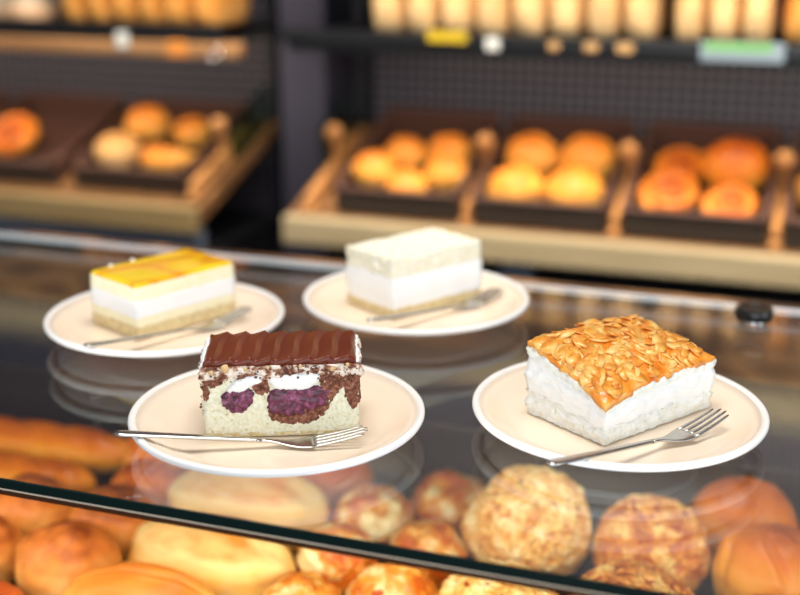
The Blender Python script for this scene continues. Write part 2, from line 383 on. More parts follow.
def blob(outline, yf, yb, seed, amp=.0007, rag=.0012, puff=.0006):
    """a lump running through a cake from its cut face yf back to yb; outline in (x,z)"""
    n = 72; cx = sum(p[0] for p in outline)/len(outline); cz = sum(p[1] for p in outline)/len(outline)
    per = []; m = len(outline)
    for i in range(m):
        a, b = outline[i], outline[(i+1) % m]; per.append(math.hypot(b[0]-a[0], b[1]-a[1]))
    tot = sum(per); pts = []
    for k in range(n):
        s = tot*k/n; i = 0
        while s > per[i] and i < m-1: s -= per[i]; i += 1
        a, b = outline[i], outline[(i+1) % m]; u = s/per[i]
        pts.append(Vector((a[0]+(b[0]-a[0])*u, 0, a[1]+(b[1]-a[1])*u)))
    sm = [(pts[k-1]+pts[k]*2+pts[(k+1) % n])/4 for k in range(n)]
    bm = bmesh.new(); rings = []
    for q in range(1, 9):
        rr = q/8; rg = []
        for k, p in enumerate(sm):
            x = cx+(p.x-cx)*rr; z = cz+(p.z-cz)*rr
            if q == 8:
                d = Vector((p.x-cx, 0, p.z-cz)).normalized()*rag*fbm((p.x,seed,p.z), 420, seed); x += d.x; z += d.z
            rg.append(bm.verts.new((x, yf-puff*(1-rr**3)-amp*fbm((x,seed*.3,z), 380, seed), z)))
        rings.append(rg)
    c = bm.verts.new((cx, yf-puff, cz))
    back = [bm.verts.new((v.co.x, yb, v.co.z)) for v in rings[-1]]
    for k in range(n):
        j = (k+1) % n; bm.faces.new((c, rings[0][k], rings[0][j]))
        for a, b in zip(rings, rings[1:]): bm.faces.new((a[k], a[j], b[j], b[k]))
        bm.faces.new((rings[-1][k], rings[-1][j], back[j], back[k]))
    bm.faces.new(back); return bm

def cake_a():
    t = thing('cherry_cake_slice', 'cake slice with wavy chocolate glaze over cherry and sponge layers', 'cake', (-.3125,.6662,PZ), R(19.2)+.07)
    sx, sy = .097, .052; W, H = 155, 71
    fy = -sy/2
    u = lambda px: (px-203)/W*sx-sx/2
    v = lambda py: (436-py)/H*.0455
    P = lambda pts: [(u(a), v(b)) for a, b in pts]
    obj('sponge', rough_box(sx, sy, 0, .0410, 30, .0011, 260, 1), M['sponge'], t)
    obj('sponge_foot', rough_box(sx+.0004, sy+.0004, 0, .0026, 24, .0008, 400, 2, tops=False), M['sponge_pale'], t)
    # dark sponge, cherries and cream show on the cut face and run through the slice
    for i, pts in enumerate([[(201,374),(212,371),(226,373),(222,380),(213,384),(204,381)], [(252,379),(258,374),(266,376),(269,388),(262,394),(253,389)],
                             [(268,408),(280,403),(312,405),(331,402),(322,416),(305,424),(280,423),(268,418)], [(319,376),(330,371),(343,372),(345,386),(338,390),(329,404),(322,396)], [(340,377),(350,371),(359,372),(359.3,404),(352,409),(345,398)],
                             [(202,384),(206,380),(210,390),(206,398),(203,396)]]):
        obj('chocolate_sponge', blob(P(pts), fy-.0006, -fy-.004, 10+i, .0012, .0018), M['choc_sponge'], t)
    for i, pts in enumerate([[(220,392),(230,385),(246,384),(254,388),(251,402),(240,411),(228,409),(221,402)], [(267,390),(280,384),(300,385),(318,384),(329,388),(324,403),(306,412),(286,414),(268,411),(266,400)]]):
        obj('cherry', blob(P(pts), fy-.0012, -fy-.004, 20+i, .0014, .0016, .0012), M['cherry'], t)
    for i, pts in enumerate([[(226,386),(236,376),(246,372),(263,371),(262,378),(252,382),(242,388),(232,390)], [(267,376),(273,371),(300,370.5),(320,371),(317,381),(304,387),(286,388),(274,385)]]):
        obj('cream_pocket', blob(P(pts), fy-.0018, -fy-.004, 30+i, .0006, .0010, .0014), M['cream'], t)
    obj('buttercream', rough_box(sx+.0010, sy+.0010, .0385, .0476, 36, .0026, 190, 4, .0012, False), M['cream_mix'], t)
    obj('cream_band', rough_box(sx+.0006, sy-.003, .0440, .0490, 24, .0018, 150, 6, .001, False), M['cream'], t)
    def zt(x, y, a, b):
        e = max(0, (abs(a)-.965)/.035)**2*.0016+max(0, (abs(b)-.95)/.05)**2*.0016
        q = ((x+.0016*sin(2*pi*y/.060+.4)-y*.17)/.0122) % 1; w = (q/.72 if q < .72 else (1-q)/.28)**1.3
        return .0508+.0023*w-e
    def zb(x, y, a, b):
        e = .0022+.0012*fbm((x,y,0), 160, 3)
        return (.0485 if max(abs(a),abs(b)) < .93 else .0485-.5*e)
    def ed(x, y, a, b):
        k = 1+(.0010*fbm((x,y,0), 130, 9))/.045
        return x*k, y*k
    obj('chocolate_glaze', slab(sx-.0020, sy+.0012, 190, 50, zt, zb, ed), M['choc'], t)
    # nut bits and crumbs caught in the cream under the glaze
    rnd = random.Random(5)
    for k, (px, py, s) in enumerate([(226,363,.0028),(212,367,.0017),(246,364,.0014),(300,362,.0013),(332,366,.0016),(347,362,.0014),(268,363,.0012)]):
        b2 = bmesh.new(); bmesh.ops.create_icosphere(b2, subdivisions=2, radius=s)
        for q in b2.verts: q.co *= 1+.3*ns(q.co, 500, k); q.co.y *= .7
        bmesh.ops.translate(b2, verts=b2.verts, vec=(u(px), fy-.0022, v(py))); obj('nut', b2, M['nut'], t)
    b3 = bmesh.new()
    for k in range(420):
        s = .0003+.0008*rnd.random()**2; side = rnd.random()
        b2 = bmesh.new(); bmesh.ops.create_icosphere(b2, subdivisions=1, radius=s)
        z = .0375+.0105*rnd.random()
        if side < .66: p = (rnd.uniform(-sx/2, sx/2), fy-.0013-.0012*rnd.random(), z)
        else: p = (-sx/2-.0005-.002*rnd.random(), rnd.uniform(-sy/2, sy/2), .014+.034*rnd.random())
        bmesh.ops.translate(b2, verts=b2.verts, vec=p); merge(b3, b2)
    o = obj('crumbs', b3, M['choc_sponge'], t); o['kind'] = 'stuff'
cake_a()

def cake_b():
    t = thing('almond_cake_slice', 'cream filled cake slice with golden caramel almond crust', 'cake', (-.1080,.7555,PZ), R(57))
    sx, sy = .102, .068
    def top(a, b):     # height of the top, a,b in -1..1; low at the front corner (-,-)
        return .0405+.0070*b-.0025*a*b+.0050*(1-a*a)*(1-b*b)+.0015*(1-a*a)
    def layer(name, z0f, z1f, m, amp, freq, seed, grow=0, cuts=36):
        bm = bmesh.new(); bmesh.ops.create_cube(bm, size=1)
        bmesh.ops.subdivide_edges(bm, edges=list(bm.edges), cuts=cuts, use_grid_fill=True)
        for v in bm.verts:
            a, b, c = v.co*2; h = top(a, b)-.0045*z1f*(max(0, (-a-b)/2-.62)/.38)**1.6
            z0, z1 = h*z0f, h*z1f
            p = Vector((a*(sx/2+grow), b*(sy/2+grow), z0+(c+1)/2*(z1-z0)))
            d = amp*fbm(p, freq, seed)+.0012*(1-c*c)
            if abs(a) > .99: p.x += math.copysign(d, a)
            if abs(b) > .99: p.y += math.copysign(d, b)
            # rounded upright corners
            r = (abs(a)**10+abs(b)**10)**.1
            if r > 1: p.x *= .985+.015/r; p.y *= .985+.015/r
            v.co = p
        return obj(name, bm, M[m], t)
    layer('dough_base', 0, .36, 'yeast', .0022, 170, 2, .0000)
    layer('vanilla_cream', .33, .80, 'filling', .0016, 150, 5, .0003)
    layer('dough_lid', .76, .965, 'yeast', .0012, 150, 8, .0002)
    def drape(a, b):
        e = max(abs(a), abs(b)); k = max(0, (e-.86)/.14)
        corner = max(0, (-a-b)/2-.62)/.38
        return .0022*k*k+.0045*corner**1.6
    def zt(x, y, a, b): return top(a, b)+.0018-drape(a, b)+.0011*fbm((x,y,0), 120, 3)
    def zb(x, y, a, b): return zt(x, y, a, b)-.0024-.0022*(.5+.5*ns((x,y,1), 150, 7))
    def ed(x, y, a, b):
        corner = max(0, (-a-b)/2-.6)/.4
        k = 1+.022*fbm((x,y,0), 140, 12)*max(abs(a),abs(b))**6+.03*corner
        return x*k, y*k
    obj('caramel_crust', slab(sx+.0020, sy+.0020, 110, 76, zt, zb, ed), M['caramel'], t)
    rnd = random.Random(11)
    def flake(sz, seed):
        b2 = bmesh.new(); ring = []; n = 14; c = b2.verts.new((0,0,.0006)); c2 = b2.verts.new((0,0,-.0002))
        o1 = []; o2 = []
        for k in range(n):
            an = 2*pi*k/n; r = 1+.10*ns((cos(an),sin(an),0), 1.5, seed); x = sz*r*cos(an)*(1.15 if cos(an) > 0 else .95); y = sz*.66*r*sin(an)*(1-.18*cos(an))
            w = .0009*sin(an+seed)
            o1.append(b2.verts.new((x, y, .0005+w))); o2.append(b2.verts.new((x*.98, y*.98, -.0003+w)))
        for k in range(n):
            j = (k+1) % n; b2.faces.new((c, o1[k], o1[j])); b2.faces.new((c2, o2[j], o2[k])); b2.faces.new((o1[k], o2[k], o2[j], o1[j]))
        return b2
    protos = [obj('almond_slice', flake(.0062+.0006*k, k), M['almond'], t) for k in range(4)]
    def pose(edge=False):
        a = rnd.uniform(-.97,.97); b = rnd.uniform(-.97,.97)
        x, y = ed(a*sx/2, b*sy/2, a, b)
        e = .01
        gx = (zt(x+.001,y,a+.02,b)-zt(x-.001,y,a-.02,b))/.002; gy = (zt(x,y+.001,a,b+.03)-zt(x,y-.001,a,b-.03))/.002
        gx = max(-.6,min(.6,gx)); gy = max(-.6,min(.6,gy))
        nrm = Vector((-gx+rnd.gauss(0,.13), -gy+rnd.gauss(0,.13), 1)).normalized()
        q = nrm.to_track_quat('Z','Y').to_matrix().to_4x4() @ Matrix.Rotation(rnd.uniform(0,2*pi), 4, 'Z')
        return Matrix.Translation((x, y, zt(x, y, a, b)+rnd.uniform(-.0003,.0007))) @ q
    for k in range(96):
        if k < 4: o = protos[k]
        else: o = protos[k % 4].copy(); COL.objects.link(o); o.parent = t
        o.matrix_local = pose() @ Matrix.Scale(rnd.uniform(.85,1.15), 4)
    b3 = bmesh.new()
    for k in range(150):
        b2 = flake(.0045+.002*rnd.random(), k); mm = pose(); bmesh.ops.transform(b2, matrix=mm, verts=b2.verts); merge(b3, b2)
    o = obj('almond_bits', b3, M['almond'], t); o['kind'] = 'stuff'
cake_b()

def cake_c():
    t = thing('mango_cake_slice', 'cake slice with yellow fruit glaze over white and pale yellow cream', 'cake', (-.4923,.8285,PZ), R(66))
    sx, sy = .097, .062
    obj('biscuit_base', rough_box(sx, sy, 0, .0105, 26, .0009, 220, 1), M['sponge_pale'], t)
    obj('cream_layer', rough_box(sx, sy, .0100, .0175, 20, .0004, 120, 3), M['cream_y'], t)['label'] = 'pale yellow cream layer'
    obj('cream_layer', rough_box(sx+.0004, sy+.0004, .0170, .0310, 20, .0004, 120, 4), M['cream_w'], t)['label'] = 'white cream layer'
    obj('cream_layer', rough_box(sx, sy, .0305, .0415, 20, .0004, 120, 5), M['cream_y'], t)['label'] = 'pale yellow cream layer'
    def zt(x, y, a, b): return .0446-max(0,(abs(a)-.95)/.05)**2*.001-max(0,(abs(b)-.93)/.07)**2*.001+.0003*ns((x,y,0), 60, 2)
    obj('fruit_glaze', slab(sx-.001, sy-.001, 60, 40, zt, lambda x, y, a, b: .0408), M['mango'], t)
    for k, (x, y) in enumerate([(-.030,.029),(-.008,.030)]):
        b2 = bmesh.new(); bmesh.ops.create_icosphere(b2, subdivisions=3, radius=.0017)
        for q in b2.verts: q.co *= 1+.2*ns(q.co, 400, k); q.co.z *= .8
        bmesh.ops.translate(b2, verts=b2.verts, vec=(x, y, .0450)); obj('cream_dot', b2, M['cream'], t)
cake_c()

def cake_d():
    t = thing('cream_cake_slice', 'plain white cream slice with a crumbly pale top and sponge foot', 'cake', (-.3148,.9420,PZ), R(59))
    sx, sy = .098, .061
    obj('sponge_base', rough_box(sx, sy, 0, .0085, 26, .0008, 220, 1), M['sponge_pale'], t)
    obj('cream_layer', rough_box(sx+.0006, sy+.0006, .0080, .0345, 24, .0008, 90, 3, .0006), M['cream_w'], t)
    obj('crumb_top', rough_box(sx, sy, .0340, .0500, 36, .0016, 160, 7, .0003), M['crumb'], t)
cake_d()

# ------------------------------------------------------------------ bread
def shape(rx, ry, rz, seed, sub=5, bump=.07, freq=1.6, fine=0, flat=.55, fn=None):
    bm = bmesh.new(); bmesh.ops.create_icosphere(bm, subdivisions=sub, radius=1)
    for v in bm.verts:
        d = v.co.normalized(); k = 1+bump*fbm(d, freq, seed, 2)
        if fine: k += fine*fbm(d, 7, seed+3, 3)
        if fn: k *= fn(d)
        p = d*k
        if p.z < -flat: p.z = -flat+(p.z+flat)*.15
        v.co = Vector((p.x*rx, p.y*ry, p.z*rz))
    return bm
def slit(width=.10, depth=.16, curve=.0):
    def fn(d):
        if d.z < 0: return 1
        y = d.y-curve*d.x*d.x
        return 1-depth*math.exp(-(y/width)**2)*max(0, 1-abs(d.x)**4)*min(1, d.z*2)+.05*math.exp(-((abs(y)-width*1.7)/(width*.8))**2)*min(1, d.z*2)
    return fn
def kaiser(d):
    r = math.hypot(d.x, d.y); a = math.atan2(d.y, d.x)
    if d.z < -.1: return 1
    ph = ((a-1.5*r)/(2*pi)*5) % 1
    g = abs(ph-.5)*2
    return 1-.16*math.exp(-((1-g)/.15)**2)*min(1, r*3)*min(1, (d.z+.1)*2)+.03*g
def bread(name, label, cat, loc, r, m, seed, group, rz=0, tilt=(0,0), **kw):
    t = tag(obj(name, shape(r[0], r[1], r[2], seed, **kw), M[m]), label, cat, group)
    t.location = loc; t.rotation_euler = (Euler((tilt[0], tilt[1], 0)).to_matrix() @ Matrix.Rotation(rz, 3, 'Z')).to_euler(); return t
def coat(parent, name, r, m, seed, n, size, zmin=-.25, shapef=None, asp=.65):
    """countless flakes pressed on a roll"""
    rnd = random.Random(seed); b3 = bmesh.new(); vs = [(v.co.copy(), v.normal.copy()) for v in parent.data.vertices if v.co.z > zmin*r[2]]
    b1 = bmesh.new(); bmesh.ops.create_icosphere(b1, subdivisions=1, radius=1); proto = [v.co.copy() for v in b1.verts]; fs = [[v.index for v in f.verts] for f in b1.faces]; b1.free()
    for k in range(n):
        p, nr = rnd.choice(vs); s = size*rnd.uniform(.6,1.25)
        nr = (nr+Vector((rnd.gauss(0,.42),rnd.gauss(0,.42),rnd.gauss(0,.42)))).normalized()
        q = nr.to_track_quat('Z','Y').to_matrix() @ Matrix.Rotation(rnd.uniform(0,6.28), 3, 'Z')
        vv = [b3.verts.new(p+q @ Vector((c.x*s, c.y*s*asp, c.z*s*.42))) for c in proto]
        for f in fs: b3.faces.new([vv[i] for i in f])
    o = obj(name, b3, M[m], parent); o['kind'] = 'stuff'; return o
def cheese(parent, r, seed, zcut=.1):
    bm = shape(r[0]*1.05, r[1]*1.05, r[2]*1.06, seed, sub=5, bump=.10, freq=1.9, fine=.07)
    kill = [v for v in bm.verts if v.co.z/r[2] < zcut+.55*ns(v.co.normalized(), 2.6, seed+2)]
    bmesh.ops.delete(bm, geom=kill, context='VERTS')
    ed = [e for e in bm.edges if e.is_boundary]; ex = bmesh.ops.extrude_edge_only(bm, edges=ed)
    for g in ex['geom']:
        if isinstance(g, bmesh.types.BMVert): g.co *= .86
    return obj('melted_cheese', bm, M['cheese'], parent)
def baguette(name, label, loc, L, r, m, seed, group, rz, cuts=5, cat='bread'):
    bm = bmesh.new(); n = 60; seg = 22; pts = []; rad = []
    for i in range(n+1):
        u = i/n*2-1; pts.append((u*L/2, .004*sin(u*2+seed), 0)); rad.append(max(.0015, r*(1-abs(u)**4.5)**.6))
    sweep(bm, pts, rad, seg)
    for v in bm.verts:
        k = 1+.06*fbm(v.co, 30, seed, 2)
        w = ((v.co.x+v.co.y*1.2)/L*cuts+.5) % 1
        if v.co.z > r*.3: k -= .16*math.exp(-((w-.5)/.14)**2)
        v.co.y *= k; v.co.z *= k*.86
        if v.co.z < -r*.55: v.co.z = -r*.55
    t = tag(obj(name, bm, M[m]), label, cat, group); t.location = loc; t.rotation_euler = (0,0,rz); return t
def croissant(name, label, loc, size, m, seed, group, rot, cat='pastry'):
    bm = bmesh.new(); n = 72; pts = []; rad = []
    for i in range(n+1):
        u = i/n*2-1; a = u*1.25
        pts.append((sin(a)*size, size*.9*(1-cos(a)), 0)); seg = abs(u)*4.5
        rad.append(max(.002, size*.46*(1-abs(u)**1.5)**.75*(1+.12*(1-(seg % 1))-.06)))
    sweep(bm, pts, rad, 20, .85)
    t = tag(obj(name, bm, M[m]), label, cat, group); t.location = loc; t.rotation_euler = rot; return t
def snail(name, label, loc, r, m, seed, group, rot, cat='pastry'):
    """round spiral bun: one rolled strand"""
    bm = bmesh.new(); pts = []; rad = []; n = 110
    for i in range(n+1):
        u = i/n; a = u*2*pi*2.7; rr = r*(.10+.74*u)
        pts.append((rr*cos(a), rr*sin(a), r*.26*(1-u)**1.2)); rad.append(r*(.19+.05*ns((u*6,0,0), 1.3, seed)) if i < n-6 else r*.19*(n-i+1)/7)
    sweep(bm, pts, rad, 14, 1.15)
    t = tag(obj(name, bm, M[m]), label, cat, group); t.location = loc; t.rotation_euler = rot; return t

CG = 'bread heap in the glass counter'
rn = random.Random(3)
bread('bread_roll', 'smooth brown round roll with a floury seam, nearest the front glass', 'bread roll', (-.545,.742,.915), (.043,.040,.037), 'br_brown', 1, CG, .5, fn=slit(.05,.10,.3))
bread('bread_roll', 'brown roll cut off by the picture edge beside the floury seamed roll', 'bread roll', (-.628,.738,.912), (.036,.035,.033), 'br_brown', 2, CG, 1.2)
bread('bread_roll', 'oblong brown roll half behind the glass edge, behind the floury seamed roll', 'bread roll', (-.543,.822,.912), (.044,.036,.034), 'br_brown', 3, CG, .25)
bread('bread_roll', 'brown roll in the bottom corner of the heap, mostly cut off', 'bread roll', (-.560,.655,.910), (.033,.034,.031), 'br_red', 4, CG, .1)
bread('slit_roll', 'shiny golden roll with a long slit along its top at the lower heap edge', 'bread roll', (-.452,.700,.915), (.064,.038,.036), 'br_bg', 5, CG, .12, fn=slit(.07,.12))
bread('flat_loaf', 'pale yellow flat loaf seen below the glass edge, behind the slit golden roll', 'bread', (-.428,.793,.914), (.076,.043,.038), 'br_pale', 6, CG, -.1, fn=slit(.06,.11,.6))
bread('flat_loaf', 'pale yellow loaf seen through the glass under the cherry cake plate', 'bread', (-.432,.883,.914), (.078,.043,.042), 'br_pale', 7, CG, .05, fn=slit(.07,.11,.7))
bread('bread_roll', 'brown roll under the glass edge, in front of the two baguettes', 'bread roll', (-.632,.815,.912), (.040,.036,.034), 'br_brown', 8, CG, .9)
baguette('baguette', 'longer crusty baguette lying at the very back of the heap', (-.735,.955,.905), .24, .026, 'br_gold', 9, CG, .10)
baguette('baguette', 'baguette lying in front of the longer crusty baguette', (-.715,.893,.903), .19, .024, 'br_gold', 10, CG, .06)
bread('bread_roll', 'orange glazed roll behind the cherry cake plate next to the baguettes', 'bread roll', (-.578,.942,.916), (.034,.033,.034), 'br_orange', 11, CG, .3)
bread('bread_roll', 'orange glazed roll just above the glass edge, beside the pale loaf', 'bread roll', (-.552,.884,.911), (.034,.028,.032), 'br_orange', 12, CG, .8)
bread('bread_roll', 'reddish roll seen under the fork handle of the cherry cake plate', 'bread roll', (-.505,.952,.914), (.040,.036,.036), 'br_red', 13, CG, 0)
bread('bread_roll', 'pinkish brown roll behind the pale loaf under the cherry cake plate', 'bread roll', (-.405,.955,.913), (.042,.034,.034), 'br_red', 14, CG, .4)
ch = [((-.332,.888,.910),.034,'cheese roll with bubbly crust touching the pinkish brown roll'),
      ((-.289,.928,.909),.036,'cheese roll at the back of its group, beside the big oat roll'),
      ((-.272,.858,.909),.033,'cheese roll against the front of the oat roll, above the glass edge'),
      ((-.340,.826,.908),.033,'cheese roll beside the end of the pale flat loaf below the glass edge'),
      ((-.274,.805,.908),.032,'cheese roll crossed by the glass edge in front of its group'),
      ((-.338,.746,.908),.033,'cheese roll nearest the front glass beside the slit roll'),
      ((-.268,.737,.908),.032,'cheese roll nearest the front glass beside the lower oat roll')]
for i, (p, r, lb) in enumerate(ch):
    b = bread('cheese_roll', lb, 'bread roll', p, (r*1.06,r*.98,r*.92), 'br_cheese', 30+i, CG, i*.9, fine=.04)
    cheese(b, (r*1.06,r*.98,r*.92), 30+i, .12)
def oatroll(lb, p, r, seed, m1='br_brown', m2='oat', n=900, size=.0042, name='oat_roll', asp=.85):
    b = bread(name, lb, 'bread roll', p, r, m1, seed, CG, seed*.7)
    coat(b, 'oat_flakes' if m2 == 'oat' else 'seed_coating', r, m2, seed, n, size, asp=asp); return b
oatroll('tall round roll thickly coated in pale oat flakes, under the almond cake plate', (-.209,.895,.922), (.051,.048,.052), 50, 'br_brown', n=1500, size=.0056)
oatroll('oat flake roll mostly below the glass edge, in front of the tall oat roll', (-.198,.795,.910), (.050,.046,.038), 51, 'br_brown', n=1200, size=.0056)
oatroll('wide reddish roll with toasted seeds, between the oat roll and the golden kaiser rolls', (-.104,.912,.914), (.052,.046,.043), 52, 'br_red', 'seed', 1200, .0048, 'seeded_roll', .75)
oatroll('reddish seeded roll at the bottom, in front of the wide seeded roll', (-.094,.818,.912), (.050,.044,.039), 53, 'br_cheese', 'seed', 1100, .0048, 'seeded_roll', .75)
bread('kaiser_roll', 'shiny golden kaiser roll in the corner with a swirl cut on top', 'bread roll', (-.016,.908,.917), (.047,.045,.043), 'br_gold', 60, CG, 2.2, (-.25,.1), fn=kaiser)
bread('kaiser_roll', 'golden roll behind the shiny swirl cut kaiser roll', 'bread roll', (-.030,.995,.913), (.047,.042,.043), 'br_gold', 61, CG, .4)
bread('bread_roll', 'half hidden golden roll beside the rear kaiser roll, cut off by the picture', 'bread roll', (.058,.985,.911), (.040,.040,.040), 'br_gold', 62, CG, .4)
bread('kaiser_roll', 'golden roll at the bottom in front of the shiny swirl cut kaiser roll', 'bread roll', (-.020,.815,.911), (.044,.042,.038), 'br_gold', 63, CG, 1.4, fn=kaiser)

# ------------------------------------------------------------------ shelves behind the counter
SL = R(18); W0, Z0 = 1.75, .958
def on(s, w, up=0): # point on the sloping boards, up = height along its normal
    return (s, w-up*sin(SL), Z0+(w-W0)*math.tan(SL)+up*cos(SL))
def bay(x0, x1, label, side):
    t = thing('bread_shelf', label, 'shelf', (x0, W0, 0))
    L = x1-x0; bm = box(0, L, .0, .335, -.03, 0, .003)
    bd = obj('board', bm, M['board'], t, smooth=False); bd.location = (0, .006, Z0); bd.rotation_euler = (SL,0,0)
    obj('front_trim', box(0, L, -.012, .012, Z0-.041, Z0+.004, .004), M['shaded_trim' if side < 0 else 'trim'], t, smooth=False)
    obj('cabinet', box(.02, L-.02, .10, .37, .0, Z0-.09, .003), M['dark'], t, smooth=False)
    obj('upper_board', box(0, L, .03, .37, 1.222, 1.245, .002), M['dark'], t, smooth=False)
    for xx in ((.01, L-.01)):
        obj('bracket', box(xx-.006, xx+.006, .33, .375, .86, 1.95, .001), M['dark'], t, smooth=False)
    obj('top_board', box(0, L, .0, .37, 1.44, 1.47, .002), M['brownpanel'], t, smooth=False)
    obj('top_trim', box(0, L, -.015, .0, 1.425, 1.485, .003), M['trim'], t, smooth=False)
    return t
lb = bay(-2.0, -.968, 'sloping wooden bread shelf ending before the slate post, with a wood trimmed upper board', -1)
rb = bay(-.808, .75, 'long sloping wooden bread shelf beyond the slate post, with a black upper rail', 1)
obj('upper_rail', box(0, 1.12-.0, -.004, .03, 1.2085, 1.2330, .005), M['warm_trim'], lb, smooth=False)
obj('tray_rail', box(0, 1.09, -.002, .03, 1.2330, 1.2610, .002), M['black'], lb, smooth=False)
obj('upper_rail', box(0, 1.558, -.004, .03, 1.2385, 1.2590, .002), M['black'], rb, smooth=False)
obj('profile_strip', box(.0, 1.03, .014, .03, Z0-.075, Z0-.041, .002), M['alu'], lb, smooth=False)
obj('profile_strip', box(.36, .41, .014, .03, Z0-.075, Z0-.041, .002), M['alu'], rb, smooth=False)
for t, x in ((lb, 1.026), (rb, .006)):
    g = box(x-.003, x+.003, .16, .33, 0, .075, .002); o = obj('side_glass', g, M['sideglass'], t, smooth=False); o.location = (0,.006,Z0); o.rotation_euler = (SL,0,0)
pt = thing('shelf_upright', 'wide slate grey upright post between the two bread shelves', 'post', (-.872,2.02,0))
obj('column', box(-.043, .043, -.04, .105, .02, 2.4, .004), M['post'], pt, smooth=False)
obj('base_plate', box(-.06, .06, -.06, .11, 0, .02, .003), M['dark'], pt, smooth=False)

TG = 'brown trays on the sloping shelves'
def make_tray(loc, w, d, h, label):
    t = thing('bread_tray', label, 'tray', loc, 0, TG, SL)
    bm = bmesh.new(); a = .006
    add_box(bm, -w/2, w/2, 0, d, 0, a, .001); add_box(bm, -w/2, -w/2+a, 0, d, 0, h, .001); add_box(bm, w/2-a, w/2, 0, d, 0, h, .001)
    add_box(bm, -w/2, w/2, d-a, d, 0, h*1.25, .001)
    obj('tray_body', bm, M['tray'], t, smooth=False)
    obj('front_wall', box(-w/2, w/2, -.002, a, 0, h, .0015), M['tray_front'], t, smooth=False)
    rm = bmesh.new(); b = .0062
    add_box(rm, -w/2-.004, -w/2+b, -.004, d+.004, h, h+.004, .001); add_box(rm, w/2-b, w/2+.004, -.004, d+.004, h, h+.004, .001)
    add_box(rm, -w/2-.004, w/2+.004, -.004, b, h, h+.004, .001)
    obj('rim', rm, M['tray_rim'], t, smooth=False)
    return t
t1 = make_tray(on(-.622,1.775,.001), .205, .275, .044, 'brown tray of golden round rolls next to the slate post')
dup(t1, on(-.392,1.775,.001), t1.rotation_euler, 'brown tray of golden rolls behind the white cream slice')
dup(t1, on(-.160,1.775,.001), t1.rotation_euler, 'brown tray holding the dark twisted pastries')
dup(t1, on(.072,1.775,.001), t1.rotation_euler, 'brown tray past the dark pastries, cut off by the picture edge')
tl = make_tray(on(-1.112,1.79,.001), .225, .262, .038, 'brown tray with rolls and a croissant on the shelf by the dark gap')
dup(tl, on(-1.377,1.79,.001), tl.rotation_euler, 'brown tray with one spiral bun, beside the croissant tray')
dup(tl, on(-1.642,1.79,.001), tl.rotation_euler, 'brown tray at the far end, mostly cut off by the picture edge')

def make_div(loc, label):
    t = thing('tray_divider', label, 'divider', (loc[0], loc[1], loc[2]+.001), 0, 'wooden dividers between the trays', SL)
    obj('bar', box(-.006, .006, 0, .22, 0, .028, .003), M['lightwood'], t, smooth=False)
    obj('stem', box(-.005, .005, .123, .137, .02, .064, .002), M['lightwood'], t, smooth=False)
    obj('foot', box(-.0075, .0075, -.012, .03, 0, .012, .003), M['lightwood'], t, smooth=False)
    bm = bmesh.new(); bmesh.ops.create_uvsphere(bm, u_segments=20, v_segments=12, radius=.015); bmesh.ops.translate(bm, verts=bm.verts, vec=(0,.130,.0735)); obj('knob', bm, M['lightwood'], t)
    return t
d1 = make_div(on(-.770,1.775,.001), 'light wooden divider bar at the end of the shelf nearest the slate post')
dup(d1, on(-.5070,1.775,.001), d1.rotation_euler, 'light wooden divider bar between the two trays of golden rolls')
dup(d1, on(-.276,1.775,.001), d1.rotation_euler, 'light wooden divider bar just before the dark twisted pastries')
dup(d1, on(-.044,1.775,.001), d1.rotation_euler, 'light wooden divider bar just past the dark twisted pastries')
dup(d1, on(-.986,1.775,.003), d1.rotation_euler, 'light wooden divider bar at the shelf end by the dark gap')

SG = 'rolls in the shelf trays'
def sroll(lb, s, w, r, m='br_bg', up=0, seed=0, asp=(1,1,.85), name='bread_roll', cat='bread roll'):
    x, y, z = on(s, w, .0075+r*asp[2]*.70+up)
    return bread(name, lb, cat, (x, y, z), (r*asp[0], r*asp[1], r*asp[2]), m, seed, SG, seed, (SL,0), sub=4)
sroll('golden roll in front of the tray nearest the post, by its side wall', -.680, 1.828, .035, seed=1)
sroll('golden roll front and middle in the tray nearest the post', -.616, 1.824, .034, seed=2)
sroll('golden roll at the front corner by the divider, tray nearest the post', -.558, 1.836, .034, seed=3)
sroll('golden roll at the back of the tray nearest the post', -.652, 1.885, .036, up=.012, seed=4)
sroll('large golden roll at the back corner of the tray nearest the post', -.578, 1.897, .038, up=.012, seed=5)
sroll('golden roll low at the front of the tray behind the white cream slice', -.438, 1.834, .044, seed=6)
sroll('golden roll beside it at the front, tray behind the white cream slice', -.347, 1.834, .045, seed=7)
sroll('golden roll standing at the back, tray behind the white cream slice', -.432, 1.905, .044, up=.012, seed=8)
sroll('golden roll at the back nearer the dark pastries, tray behind the cream slice', -.346, 1.908, .045, up=.012, seed=9)
def pastry(lb, s, w, r, seed, up=0, tilt=.3):
    x, y, z = on(s, w, .0075+r*.22+up); return snail('spiral_pastry', lb, (x, y, z), r, 'br_bg2', seed, SG, (SL+tilt, 0, 0))
pastry('flat dark spiral pastry by the side wall of the pastry tray', -.204, 1.852, .050, 1, .012)
pastry('dark spiral pastry behind the front ones in the pastry tray', -.200, 1.935, .044, 2, .012)
pastry('dark spiral pastry at the front of the pastry tray', -.112, 1.836, .044, 3, .012)
sroll('large glossy golden roll heaped on top in the dark pastry tray', -.112, 1.910, .051, 'br_bg2', .008, 10)
sroll('golden roll in the cut off tray beyond the dark pastries', .020, 1.88, .045, seed=11)
x, y, z = on(-1.410, 1.878, .036)
snail('spiral_bun', 'orange spiral bun alone in its tray on the far shelf', (x, y, z), .060, 'br_bg2', 5, SG, (SL+.3, 0, 0))
sroll('pale golden roll at the side of the croissant tray', -1.178, 1.862, .040, 'br_loaf', 0, 13)
sroll('round roll perched on top at the back of the croissant tray', -1.160, 1.945, .040, 'br_bg', .012, 14)
